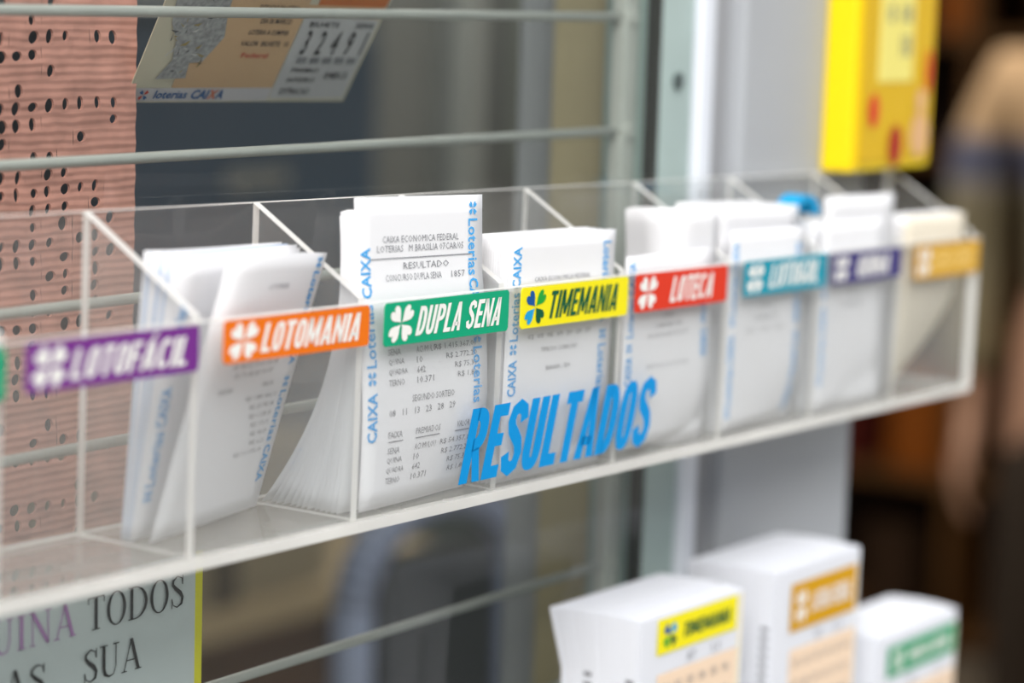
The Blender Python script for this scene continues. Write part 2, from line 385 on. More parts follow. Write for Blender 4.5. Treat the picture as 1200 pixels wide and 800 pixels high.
block_word(mb, lambda x, z: on_front(x, z, 0.004), 'RESULTADOS', 2.664, 4.215, 0.110, 0.430, 0.090, gap=.05, t=.215, hz=.17)
o = mb.build('shop_lettering', BLUEV, rack); o['label'] = 'slanted blue lettering RESULTADOS'

# ------------------------------------------------------------------ result slips standing in the pockets
NU, NV = 8, 16
def surf(TL, TR, BL, BR, extra=None):
    TL, TR, BL, BR = map(Vector, (TL, TR, BL, BR))
    def P(u, v):
        p = (BL * (1 - u) + BR * u) * (1 - v) + (TL * (1 - u) + TR * u) * v
        if extra: p = p + Vector(extra(u, v))
        return p
    return P
def slip(P, base, label, group=None, cat='slip', m=PAPER, prints=None, blue=None):
    """one paper slip: curved sheet with its back face a hair behind, prints laid on the front"""
    def q(p): return Vector(((p[0] - base[0]) * S, (p[1] - base[1]) * S, (p[2] - base[2]) * S))
    V = []; F = []
    for j in range(NV + 1):
        for i in range(NU + 1): V.append(q(P(i / NU, j / NV)))
    w = NU + 1
    for j in range(NV):
        for i in range(NU): F.append((j * w + i, j * w + i + 1, (j + 1) * w + i + 1, (j + 1) * w + i))
    o = bpy.data.objects.new('result_slip', bpy.data.meshes.new('result_slip'))
    o.data.from_pydata(V, [], F); o.data.materials.append(m)
    o.data.polygons.foreach_set('use_smooth', [True] * len(F))
    C.objects.link(o); o.matrix_world = RACK @ Matrix.Translation((base[0] * S, base[1] * S, base[2] * S))
    sol = o.modifiers.new('thickness', 'SOLIDIFY'); sol.thickness = 0.00012; sol.offset = 0
    tag(o, label, cat, group)
    e = 1e-3
    def on(u, v):
        p = P(u, v); du = P(u + e, v) - p; dv = P(u, v + e) - p; n = du.cross(dv).normalized()
        if n.y > 0: n = -n
        return q(p + n * 0.0035)
    if prints:
        mb = MB()
        for it in prints:
            if it[0] == 'line': # dashed rule
                _, u0, u1, vv = it; mb.add([on(u0, vv), on(u1, vv), on(u1, vv + .0035), on(u0, vv + .0035)], [(0, 1, 2, 3)])
            else:
                txt, u0, u1, vv, hh = it; letter_rect(mb, on, txt, u0, u1, vv, vv + hh, 0.0, 0.0, res=1)
        mb.build('printed_text', INK, o)
    if blue:
        for side, runs in blue:
            mb = MB()
            u0, u1, rot = (0.035, 0.110, 90) if side == 'L' else (0.880, 0.955, -90)
            for txt, a, b in runs:
                if txt == '*': clover(mb, on, (u0 + u1) / 2, (a + b) / 2, 0.036, 0.026, fat=0.7)
                else: letter_rect(mb, on, txt, u0, u1, a, b, 0.016 if txt == 'Loterias' else 0.026, rot=rot, res=2, space=1.05)
            mb.build('blue_border_print', BLUE, o)
    return o
def border(start=0.0):
    L = []; a = 0.97 - start
    while a > 0.1:
        L.append(('*', a - 0.05, a)); L.append(('Loterias', a - 0.26, a - 0.06)); L.append(('CAIXA', a - 0.42, a - 0.275)); a -= 0.46
    return [t for t in L if t[1] > 0.02]
def border_up(start=0.0):
    L = []; a = 0.03 + start
    while a < 0.9:
        L.append(('*', a, a + 0.05)); L.append(('Loterias', a + 0.06, a + 0.26)); L.append(('CAIXA', a + 0.275, a + 0.42)); a += 0.46
    return [t for t in L if t[2] < 0.99]
def table(v, big='R$ 1.415.367,00', s=0.0):
    h = 0.021; o = []
    o += [('FAIXA', .2, .31, v, h), ('PREMIADOS', .42, .62, v, h), ('VALOR', .76, .87, v, h), ('line', .2, .32, v - .014), ('line', .42, .62, v - .014), ('line', .75, .87, v - .014)]
    rows = [('SENA', 'ACUMULOU', big), ('QUINA', '10', 'R$ 2.772,20'), ('QUADRA', '642', 'R$ 75,30'), ('TERNO', '10.371', 'R$ 1,80')]
    for i, (a, b, c) in enumerate(rows):
        vv = v - 0.052 - i * 0.033
        o += [(a, .2, .2 + .024 * len(a), vv, h), (b, .42, .42 + .022 * len(b), vv, h), (c, .97 - .023 * len(c) - .06, .91, vv, h)]
    return o
def small(rows, v0, dv, h=0.02):
    o = []
    for i, r in enumerate(rows):
        if r: o.append((r, 0.5 - 0.0115 * len(r), 0.5 + 0.0115 * len(r), v0 - i * dv, h))
    return o

# -- purple / orange pockets: leaning slips
LEANING = 'white slip in the loose bundle behind the leaning slip of the orange pocket'
def bundle(n, mk, label, group, m=PAPER, blue_of=()):
    for i in range(n):
        t = i / max(1, n - 1)
        P, base = mk(t, i)
        rear = (i == n - 1) if label != LEANING else (i == 0)
        slip(P, base, ('rearmost ' + label) if rear else label, group, m=(m[i % len(m)] if isinstance(m, list) else m), blue=[('L', border_up(0.1)), ('R', border(0.05))] if i in blue_of else None)
# front leaning slip of the orange pocket
def curlL(a): return lambda u, v: (0, a * max(0, 1 - u / 0.22) ** 2 * (0.3 + 0.7 * v), 0)
Pb = surf((1.22, 0.05, 1.155), (1.965, 0.20, 1.125), (1.06, 0.30, T + .004), (1.93, 0.50, T + .004),
          lambda u, v: (0.0, 0.035 * max(0, 1 - u / 0.12) ** 2 * v - 0.03 * math.sin(PI * u), 0.012 * math.sin(PI * u)))
slip(Pb, (1.5, 0.4, T), 'printed white slip leaning at the front of the orange label pocket', m=PAPER,
     prints=small(['08 11 13 23 28 29 31', '40 44 52 59 61 66 68', '70 71 83 85 90 97'], .62, .035) + small(['', 'LOTOMANIA'], .9, .03)
     + [('FAIXA', .2, .33, .50, .02), ('VALOR', .62, .75, .50, .02)] +
     [(t, .86 - .023 * len(t) - .03, .83, .45 - .036 * i, .022) for i, t in enumerate(['R$ 1.881.436,11', 'R$ 23.741,38', 'R$ 1.128,30', 'R$ 119,11', 'R$ 18,63', 'R$ 6,21', 'R$ 111.395,14'])],
     blue=[('R', border(-0.02))])
def mkA(t, i):
    j = random.uniform(-.012, .012)
    d = 0.16 * t
    P = surf((1.035 + .01 * t, 0.31 - d * .95, 1.172 + j - .02 * t), (1.93, 0.44 - d * .8, 1.15 + j), (1.03, 0.42 - d * .3, T + .004), (1.93, 0.585 - d * .2, T + .004),
             lambda u, v, t=t: (0, 0.03 * max(0, 1 - u / 0.1) ** 2 * v, 0))
    return P, (1.5, 0.45, T)
bundle(9, mkA, 'white slip in the loose bundle behind the leaning slip of the orange pocket', 'slips behind the leaning slip', [PAPER, PAPERB, PAPER, PAPER, PAPERB], (5, 8))
# green pocket
def curl_br(u, v): return (-0.04 * max(0, 1 - v / 0.35) ** 2 * u, 0.075 * u ** 1.5 * max(0, 1 - v / 0.35) ** 2, 0)
Pf = surf((2.035, 0.125, 1.352), (2.925, 0.115, 1.338), (2.05, 0.06, T + .02), (2.94, 0.065, T + .015),
          lambda u, v: tuple(a + b for a, b in zip(curl_br(u, v), (0, -0.03 * math.sin(PI * min(1, v / 0.75)) if v < .75 else 0, 0))))
hd = [('CAIXA ECONOMICA FEDERAL', .20, .80, .852, .022), ('LOTERIAS   M BRASILIA 07CAR/05', .16, .84, .822, .022), ('line', .1, .9, .80),
      ('RESULTADO', .36, .72, .765, .022), ('CONCURSO DUPLA SENA', .22, .66, .728, .022), ('1857', .74, .85, .728, .022)]
slip(Pf, (2.5, 0.06, T), 'tall printed white slip standing behind the green label', m=PAPER,
     prints=hd + table(.545) + [('SEGUNDO SORTEIO', .38, .72, .335, .022), ('08   11   13   23   28   29', .2, .73, .295, .022)] + table(.225, 'R$ 54.357,12'),
     blue=[('L', [('CAIXA', .68, .84), ('Loterias', .46, .66), ('*', .40, .45), ('CAIXA', .22, .38)]), ('R', [('*', .93, .98), ('Loterias', .73, .92), ('CAIXA', .57, .72), ('*', .5, .55), ('Loterias', .3, .49)])])
def mkC(t, i):
    j = random.uniform(-.008, .008)
    yb = 0.155 + 0.39 * t ** 1.1
    yt = 0.145 + 0.05 * t
    P = surf((2.03 + .004 * t, yt, 1.30 + j - .02 * t), (2.93, yt - .01, 1.29 + j), (2.03 + j, yt, T + .004), (2.93, yt, T + .004),
             lambda u, v, yb=yb, yt=yt: (0, (yb - yt) * (1 - v) ** 2.4 - 0.04 * math.sin(PI * v), 0))
    return P, (2.5, 0.2, T)
bundle(13, mkC, 'white slip with splayed foot behind the tall slip of the green pocket', 'splayed slips of the green pocket', PAPER, (4, 8, 12))
# yellow pocket
slip(surf((3.075, 0.06, 1.158), (3.94, 0.052, 1.150), (3.06, 0.058, T + .04), (3.93, 0.058, T + .04), curl_br), (3.5, 0.06, T), 'printed white slip standing behind the yellow label',
     prints=small(['CAIXA ECONOMICA FEDERAL'], .80, .03) + small(['CONCURSO TIMEMANIA'], .615, .04) + small(['02  03  05  09  20  29  37'], .56, .04) + small(['TIME DO CORACAO', '', 'BAHIA / BA'], .50, .04),
     blue=[('L', [('CAIXA', .78, .95), ('Loterias', .56, .76), ('*', .50, .55), ('CAIXA', .33, .48)]), ('R', [('Loterias', .75, .95), ('CAIXA', .6, .74), ('*', .52, .57), ('Loterias', .3, .5)])])
def mkT(t, i):
    j = random.uniform(-.006, .006)
    y = 0.075 + 0.14 * t
    return surf((3.05 + .006 * random.random(), y, 1.15 + j), (3.94, y, 1.145 + j), (3.05, y + .02, T + .004), (3.94, y + .02, T + .004), lambda u, v, t=t: (0, 0.12 * t * (1 - v) ** 3, 0)), (3.5, 0.1, T)
bundle(12, mkT, 'white slip in the neat block in the yellow pocket', 'slips of the yellow pocket')
# red pocket
slip(surf((4.05, 0.056, 1.012), (4.86, 0.056, 1.020), (4.06, 0.06, T + .04), (4.93, 0.06, T + .04), curl_br), (4.5, 0.06, T), 'short printed white slip standing behind the red label',
     prints=small(['LOTECA', 'CONCURSO  813', '01 02 03 04 05 06 07'], .66, .05, .024) + small(['08 09 10 11 12 13 14'], .40, .05, .022),
     blue=[('L', [('CAIXA', .8, .97), ('Loterias', .58, .78), ('*', .50, .55), ('CAIXA', .33, .48)]), ('R', [('Loterias', .6, .8), ('CAIXA', .42, .57)])])
def mkL(t, i):
    j = random.uniform(-.01, .01)
    return surf((4.55 + .012 * t, 0.085 + .11 * t, 1.205 + j), (4.955, 0.085 + .11 * t, 1.212 + j), (4.52, 0.11 + .12 * t, T + .004), (4.95, 0.11 + .15 * t, T + .004),
                lambda u, v: (-0.05 * max(0, 1 - u / .3) * max(0, v - .8) * 5, 0.16 * max(0, 1 - u / .35) ** 2, 0)), (4.5, 0.25, T)
bundle(11, mkL, 'white slip in the curled bundle rising behind the front slip of the red pocket', 'curled slips of the red pocket')
# teal pocket
slip(surf((5.05, 0.056, 1.090), (5.845, 0.056, 1.083), (5.05, 0.06, T + .02), (5.9, 0.06, T + .02), curl_br), (5.5, 0.06, T), 'printed white slip standing behind the teal label',
     prints=small(['LOTOGOL', 'CONCURSO  771', '3 X 1   0 X 0   1 X 2'], .6, .06, .024), blue=[('L', border_up(.03)), ('R', border(.05))])
def mkG(t, i):
    j = random.uniform(-.008, .008)
    return surf((5.05, 0.12 + .26 * t, 1.205 + j), (5.83, 0.09 + .26 * t, 1.19 + j), (5.05, 0.12 + .3 * t, T + .004), (5.93, 0.12 + .3 * t, T + .004), lambda u, v: (0, 0.03 * math.sin(PI * v), 0)), (5.5, 0.2, T)
bundle(10, mkG, 'white slip in the thick bundle behind the front slip of the teal pocket', 'slips of the teal pocket')
# blue-edged curled slip on top of the teal bundle
cv = []
rr = 0.085
V = []; F = []
for a in range(15):
    t = PI * (0.98 - 0.98 * a / 14)
    for s_, r_ in ((0, rr), (1, rr), (1, rr - .03), (0, rr - .03)):
        V.append(((5.90 + math.cos(t) * 1.7 * r_ + .05) * S, (0.10 + 0.12 * s_) * S, (1.135 + math.sin(t) * r_ * 1.25) * S))
for a in range(14):
    for k in range(4): F.append((4 * a + k, 4 * a + (k + 1) % 4, 4 * a + 4 + (k + 1) % 4, 4 * a + 4 + k))
F += [(0, 1, 2, 3), (59, 58, 57, 56)]
bs = (5.84 * S, .16 * S, 1.09 * S)
o = link_mesh('curled_slip', V, F, LBLUE, base=bs, frame=RACK, smooth=False)
tag(o, 'bright blue curled slip arching over the right end of the teal pocket', 'slip')
# violet pocket
slip(surf((6.06, 0.056, 1.095), (6.80, 0.056, 1.088), (6.06, 0.06, T + .02), (6.9, 0.06, T + .02), curl_br), (6.5, 0.06, T), 'printed white slip standing behind the dark violet label',
     prints=small(['QUINA', 'CONCURSO 4837'], .6, .06, .024), blue=[('L', border_up(.1))])
def mkQ(t, i):
    j = random.uniform(-.006, .006)
    return surf((6.05, 0.12 + .13 * t, 1.085 + j), (6.93, 0.12 + .13 * t, 1.08 + j), (6.05, 0.13 + .15 * t, T + .004), (6.93, 0.13 + .15 * t, T + .004)), (6.5, 0.12, T)
bundle(7, mkQ, 'white slip in the low bundle behind the front slip of the violet pocket', 'low slips of the violet pocket')
def mkQ2(t, i):
    return surf((6.14, 0.075 + .02 * t, 1.225), (6.955, 0.075 + .02 * t, 1.222), (6.08, 0.08 + .02 * t, T + .004), (6.93, 0.08 + .02 * t, T + .004)), (6.5, 0.09, T)
bundle(4, mkQ2, 'taller white slip rising behind the front slip of the violet pocket', 'tall slips of the violet pocket')
# gold pocket: its slip bends away at the right foot
slip(surf((7.08, 0.056, 1.085), (7.90, 0.056, 1.078), (7.06, 0.07, T + .02), (7.92, 0.07, T + .02),
          lambda u, v: (-0.22 * u * max(0, 1 - v / .8) ** 2, 0.30 * u * max(0, 1 - v / 0.8) ** 2, 0)), (7.5, 0.08, T), 'white slip with painted-in brown reflection, standing behind the gold label', m=paper_mat('paper_brown_bounce', 'f6eedc'))  # warm tint stands in for brown background light on white paper
def mkF(t, i):
    return surf((7.07, 0.09 + .08 * t, 1.09), (7.90, 0.09 + .08 * t, 1.085), (7.06, 0.12 + .1 * t, T + .004), (7.90, 0.12 + .1 * t, T + .004), lambda u, v: (-0.2 * u * max(0, 1 - v / .8) ** 2, 0.25 * u * max(0, 1 - v / 0.8) ** 2, 0)), (7.5, 0.12, T)
bundle(5, mkF, 'white slip in the thin bundle behind the front slip of the gold pocket', 'slips of the gold pocket')

# ------------------------------------------------------------------ stacks of betting cards below the rack
sill = struct('trim_2', (-0.75, -0.02, 1.03), (0.86, 0.070, 1.06), PILLARD, 0.003)
def card_stack(x0, x1, y0, y1, zt, band, btxt, bm, tm, emb, label, flare):
    zb = (1.06 - 1.3) / S + 0.075
    root = empty('card_stack', ((x0 + x1) / 2 * S, (y0 + y1) / 2 * S, zb * S), RACK)
    tag(root, label, 'card stack', 'stacks of betting cards below the rack')
    bx0 = (x0 + x1) / 2; by0 = (y0 + y1) / 2
    def q(p): return ((p[0] - bx0) * S, (p[1] - by0) * S, (p[2] - zb) * S)
    n = 46; mb = MB()
    th = (y1 - y0) / n
    for i in range(n):
        t = i / (n - 1); y = y0 + th * i + .004
        jx = random.uniform(-.002, .002); jz = random.uniform(-.006, .0) + 0.012 * math.sin(PI * t)
        V = []; F = []
        for j in range(7):
            v = j / 6; z = zb + (zt + jz - zb) * v
            fl = flare * max(0, (v - .75) / .25) ** 2 * (t ** 1.5)
            for xx in (x0 + jx - fl * 0.9, x1 + jx):
                V += [q((xx, y + fl * 1.2, z)), q((xx, y + th + fl * 1.2, z))]
        for j in range(6):
            a = 4 * j; F += [(a, a + 2, a + 6, a + 4), (a + 3, a + 1, a + 5, a + 7), (a + 1, a, a + 4, a + 5), (a + 2, a + 3, a + 7, a + 6)]
        F += [(24, 26, 27, 25), (1, 3, 2, 0)]
        mb.add(V, F)
    cards = mb.build('cards', PAPER2, root); cards['kind'] = 'stuff'
    # timing marks on the cards' left edges
    mk = MB()
    for yy in (y0 + (y1 - y0) * .6, y0 + .012):
        z = zt - .32
        while z > zb + .1:
            mk.add([q((x0 - .010, yy, z)), q((x0 - .010, yy + .045, z)), q((x0 - .010, yy + .045, z + .022)), q((x0 - .010, yy, z + .022))], [(0, 1, 2, 3)]); z -= .05
    mk.build('edge_marks', INK, root)
    fc = MB().box(q((x0, y0 - .012, zb)), q((x1, y0, zt - .005))).build('front_card', PAPER2, root)
    fn = lambda x, z: q((x, y0 - .016, z))
    def rect(a, b, c, d, o_=.016): return [q((a, y0 - o_, c)), q((b, y0 - o_, c)), q((b, y0 - o_, d)), q((a, y0 - o_, d))]
    a, b, c, d = band
    bd = link_mesh('colour_band', rect(a, b, c, d, .018), [(0, 1, 2, 3)], bm, fc)
    m2 = MB(); hgt = d - c
    f2 = lambda x, z: q((x, y0 - .022, z))
    block_word(m2, f2, btxt, a + (b - a) * .3, a + (b - a) * .9, c + hgt * .3, c + hgt * .7, 0.02)
    m2.build('lettering', tm, bd)
    m3 = MB(); clover(m3, f2, a + (b - a) * .15, (c + d) / 2, .07, hgt * .38, (0, 1, 2, 3), fat=.8); m3.build('clover_emblem', emb, bd)
    m4 = MB().add(rect(a + .02, b + .02, zb + .1, c - .1), [(0, 1, 2, 3)])
    m4.build('peach_field', PEACH, fc)
    m4 = MB().add(rect(b - .0 + .025, x1 - .01, zb + .1, d, .015), [(0, 1, 2, 3)]); m4.build('cream_field', CREAM, fc)
    m5 = MB()
    for i in range(5):
        for jj in range(6):
            xx = a + .1 + (b - a - .2) * jj / 5; z = c - .2 - i * .12
            letter_rect(m5, f2, '%02d' % (i * 6 + jj + 1), xx - .03, xx + .03, z, z + .045, 0)
    letter_rect(m5, f2, '07', a + .3, a + .38, c - .075, c - .03, 0); letter_rect(m5, f2, '11', b - .25, b - .18, c - .075, c - .03, 0)
    m5.build('printed_numbers', INK, fc)
    return root
card_stack(4.25, 5.27, 0.0, 0.42, -0.765, (4.40, 5.20, -0.965, -0.785), 'TIMEMANIA', YELLOW, DGREEN, [LBLUE, DBLUE, LGREEN, DGREEN], 'thick stack of white betting cards with a yellow band, beside the window frame', .055)
card_stack(5.62, 6.62, 0.0, 0.44, -0.745, (5.80, 6.58, -1.10, -0.835), 'LOTERIA FEDERAL', GOLD, WHITE, [WHITE] * 4, 'tall stack of white betting cards with a gold band, the middle stack below the rack', .05)
card_stack(6.93, 8.02, 0.0, 0.40, -1.335, (7.06, 8.0, -1.60, -1.415), 'MEGA-SENA', mat('green_band', '2f9e6e'), WHITE, [WHITE] * 4, 'low stack of white betting cards with a green band, beside the gold-banded stack', .03)

# ------------------------------------------------------------------ sign, ticket and pink cloth at the window
SG = (0.05, 0.0845, 1.12)
sg = empty('paper_sign', SG); tag(sg, 'pale blue-grey paper sign with black serif words and a yellow edge, below the rack', 'sign')
def sgb(name, x0, x1, z0, z1, y, m):
    return MB().box((x0 - SG[0], y - SG[1], z0 - SG[2]), (x1 - SG[0], y - SG[1] + .0006, z1 - SG[2])).build(name, m, sg)
sgb('sheet', -0.10, 0.1805, 1.12, 1.2760, 0.0842, mat('sign_paper', 'd3dadc', .6))
sgb('yellow_edge', 0.1805, 0.1845, 1.12, 1.2760, 0.0841, mat('yellow_strip', 'ece318', .5))
def stroke(mb, pts, w, fn):
    """a pen stroke whose width runs through the list w, seen flat"""
    V = []; n = len(pts)
    for i, p in enumerate(pts):
        a = pts[max(0, i - 1)]; b = pts[min(n - 1, i + 1)]; dx, dy = b[0] - a[0], b[1] - a[1]; L = math.hypot(dx, dy) or 1
        ww = (w[i] if isinstance(w, (list, tuple)) else w) / 2
        V += [fn(p[0] - dy / L * ww, p[1] + dx / L * ww), fn(p[0] + dy / L * ww, p[1] - dx / L * ww)]
    mb.add(V, [(2 * i, 2 * i + 1, 2 * i + 3, 2 * i + 2) for i in range(n - 1)])
def ring(mb, cx, cy, rx, ry, thick, thin, fn, a0=0, a1=360):
    n = 28; V = []
    for i in range(n + 1):
        t = math.radians(a0 + (a1 - a0) * i / n)
        V += [fn(cx + rx * math.cos(t), cy + ry * math.sin(t)), fn(cx + (rx - thick) * math.cos(t), cy + (ry - thin) * math.sin(t))]
    mb.add(V, [(2 * i, 2 * i + 1, 2 * i + 3, 2 * i + 2) for i in range(n)])
def serif(mb, x, y, w, fn): stroke(mb, [(x - w / 2, y), (x + w / 2, y)], .035, fn)
SW = {'T': .62, 'O': .74, 'D': .74, 'S': .52, 'U': .72, 'A': .72, 'I': .34, 'N': .74, 'Q': .74, ' ': .3}
def serif_letter(mb, ch, x, fn):
    w = SW[ch]; K = .11; k = .035
    g = lambda a, b: fn(x + a, b)
    if ch == 'T':
        stroke(mb, [(.02, .98), (w - .02, .98)], k, g); stroke(mb, [(w / 2, 0), (w / 2, 1)], K, g); serif(mb, w / 2, .018, .28, g)
        stroke(mb, [(.03, 1), (.03, .8)], k, g); stroke(mb, [(w - .03, 1), (w - .03, .8)], k, g)
    elif ch in 'OQ':
        ring(mb, w / 2, .5, w / 2 - .02, .52, K, k, g)
        if ch == 'Q': stroke(mb, [(w * .5, .02), (w * .7, -.12), (w, -.2)], [K, K, k], g)
    elif ch == 'D':
        stroke(mb, [(.13, 0), (.13, 1)], K, g); serif(mb, .13, .018, .26, g); serif(mb, .13, .982, .26, g)
        ring(mb, .24, .5, w - .26, .5, K, k, g, -90, 90); stroke(mb, [(.13, .018), (.25, .018)], k, g); stroke(mb, [(.13, .982), (.25, .982)], k, g)
    elif ch == 'S':
        P = [(.45, .72), (.43, .9), (.26, .985), (.1, .87), (.08, .74), (.2, .6), (.36, .46), (.46, .3), (.42, .1), (.25, .015), (.1, .1), (.06, .3)]
        stroke(mb, P, [.02, .03, .05, .08, .09, .12, .13, .1, .08, .045, .03, .02], g)
        stroke(mb, [(.46, 1), (.46, .7)], .03, g); stroke(mb, [(.05, .32), (.05, 0)], .03, g)
    elif ch == 'U':
        stroke(mb, [(.15, 1), (.15, .3), (.2, .1), (.34, .02), (.5, .06), (.58, .3), (.58, 1)], [K, K, K, .06, k, k, k], g); serif(mb, .15, .982, .28, g); serif(mb, .58, .982, .22, g)
    elif ch == 'I':
        stroke(mb, [(w / 2, 0), (w / 2, 1)], K, g); serif(mb, w / 2, .018, .27, g); serif(mb, w / 2, .982, .27, g)
    elif ch == 'N':
        stroke(mb, [(.12, 0), (.12, 1)], k, g); stroke(mb, [(.12, .98), (.62, .02)], K, g); stroke(mb, [(.62, 0), (.62, 1)], k, g); serif(mb, .12, .018, .2, g); serif(mb, .1, .982, .2, g); serif(mb, .62, .982, .2, g)
    elif ch == 'A':
        stroke(mb, [(.1, .02), (.36, 1)], k, g); stroke(mb, [(.36, 1), (.62, .02)], K, g); stroke(mb, [(.19, .34), (.54, .34)], k, g); serif(mb, .1, .018, .2, g); serif(mb, .62, .018, .24, g)
def serif_word(name, word, x0, x1, zb, ht, m):
    mb = MB(); tw = sum(SW[c] for c in word) + .06 * (len(word) - 1); sx = (x1 - x0) / tw; x = 0
    fn = lambda a, b: (x0 + a * sx - SG[0], 0.0836 - SG[1], zb + b * ht - SG[2])
    for c in word: serif_letter(mb, c, x, fn); x += SW[c] + .06
    return mb.build(name, m, sg)
serif_word('lilac_word', 'QUINA', 0.0615, 0.1155, 1.2560, 0.0125, LILAC)
serif_word('black_word', 'TODOS', 0.1215, 0.1735, 1.2560, 0.0125, DARKINK)
serif_word('black_word', 'AS', 0.0795, 0.1005, 1.2365, 0.0125, DARKINK)
serif_word('black_word', 'SUA', 0.1195, 0.1500, 1.2365, 0.0125, DARKINK)

# lottery ticket hanging aslant behind the rods
TKB = Vector((0.198, 0.141, 1.4450))
tk = empty('lottery_ticket', TKB); tag(tk, 'peach and cream lottery ticket hanging behind the top window rods', 'ticket')
TKU = Vector((0.137, 0, -0.0022)); TKV = Vector((-0.0135, -0.0400, 0.0520))
tn = TKU.cross(TKV).normalized()
if tn.y > 0: tn = -tn
def tkp(u, v, o_=0.0): return tuple(TKU * u + TKV * v + tn * o_)
def tk_poly(name, pts, m, o_):
    n = len(pts); return link_mesh(name, [tkp(u, v, o_) for u, v in pts], [tuple(range(n))], m, tk)
def tk_rect(name, u0, u1, v0, v1, m, o_): return tk_poly(name, [(u0, v0), (u1, v0), (u1, v1), (u0, v1)], m, o_)
v = [tkp(a, b, c) for c in (0, -.0004) for a, b in ((0, 0), (1, 0), (1, 1), (0, 1))]
link_mesh('card', v, [(0, 1, 2, 3), (7, 6, 5, 4), (0, 4, 5, 1), (1, 5, 6, 2), (2, 6, 7, 3), (3, 7, 4, 0)], mat('ticket_card', 'dcd6c0', .5), tk)
tk_rect('peach_panel', .17, .62, .12, 1.0, mat('ticket_peach', 'dfb88e', .5), .0002)
tk_rect('lilac_strip', .01, .62, .015, .12, mat('ticket_lilac', 'd5d2d8', .5), .0003)
tk_rect('number_panel', .625, .985, .03, .70, mat('ticket_grey', 'cfcfd3', .5), .0003)
tk_rect('peach_panel', .60, .985, .70, .80, MATS['ticket_peach'], .0002)
ob = tk_rect('orange_band', .66, .99, .80, 1.0, mat('ticket_orange', 'd9762a', .5), .0003)
art = tk_poly('printed_figure', [(.083, .19), (.21, .2), (.20, .32), (.252, .33), (.279, .43), (.304, .53), (.276, .71), (.26, .98), (.03, .98), (.045, .72), (.06, .62), (.105, .50), (.123, .34)], mat('engraving_grey', 'a6a8aa', .6, noise=.3, nscale=450), .0004)
mb = MB()
for i in range(46):
    u = random.uniform(.08, .25); vv = random.uniform(.25, .95); r = random.uniform(.008, .022); a = random.random() * PI
    mb.add([tkp(u + r * math.cos(a) , vv + 2.2 * r * math.sin(a), .0006), tkp(u - r * math.cos(a), vv - 2.2 * r * math.sin(a), .0006), tkp(u + .3 * r, vv - r, .0006)], [(0, 1, 2)], i % 3)
mb.build('engraved_detail', [mat('engraving_dark', '5c5d61'), mat('engraving_light', 'd6d6d6'), mat('engraving_gold', 'a8965a')], tk)
mb = MB(); f0 = lambda u, v: tkp(u, v, .0007)
for txt, u0, u1, v0, v1 in [('CAIXA', .41, .53, .86, .93), ('EXTRACAO DA LOTERIA', .40, .58, .75, .79), ('DIA 06 MARCO', .43, .57, .645, .685), ('LOTERIA A CUMPRIR', .40, .58, .555, .595), ('VALOR  BILHETE  10', .385, .60, .465, .505)]:
    letter_rect(mb, f0, txt, u0, u1, v0, v1, 0.01)
for txt, u0, u1, v0, v1 in [('BILHETE', .66, .80, .63, .67), ('SERIE', .88, .97, .63, .67), ('PREMIO', .67, .80, .255, .29), ('INTEIRO', .67, .80, .17, .21), ('EXTRACAO', .66, .80, .07, .12), ('04813', .84, .95, .20, .26)]:
    letter_rect(mb, f0, txt, u0, u1, v0, v1, 0.01)
mb.build('small_print', DARKINK, tk)
mb = MB(); letter_rect(mb, f0, '32491', .67, .965, .40, .60, .012, 0.0, space=2.3); mb.build('ticket_number', DARKINK, tk)
mb = MB()
for i in range(5): mb.add([tkp(.675 + .06 * i, .33, .0007), tkp(.72 + .06 * i, .33, .0007), tkp(.72 + .06 * i, .38, .0007), tkp(.675 + .06 * i, .38, .0007)], [(0, 1, 2, 3)])
mb.build('bar_marks', INK, tk)
mb = MB(); letter_rect(mb, f0, 'Federal', .41, .53, .37, .41, .015); mb.build('red_print', mat('red_ink', 'c94a35'), tk)
mb = MB(); letter_rect(mb, f0, 'loterias', .105, .245, .04, .105, .018, .004); letter_rect(mb, f0, 'CAI', .262, .335, .035, .11, .03, .006); letter_rect(mb, f0, 'A', .372, .405, .035, .11, .03, .006); mb.build('logo_lettering', mat('logo_blue', '1d5f9e'), tk)
mb = MB(); letter_rect(mb, f0, 'X', .337, .373, .035, .11, .03, .006); mb.build('logo_letter', mat('logo_orange', 'e07038'), tk)
mb = MB(); clover(mb, f0, .06, .068, .022, .045, (0, 1, 0, 1)); mb.build('clover_emblem', [mat('emblem_red', 'd04a3a'), MATS['logo_blue']], tk)

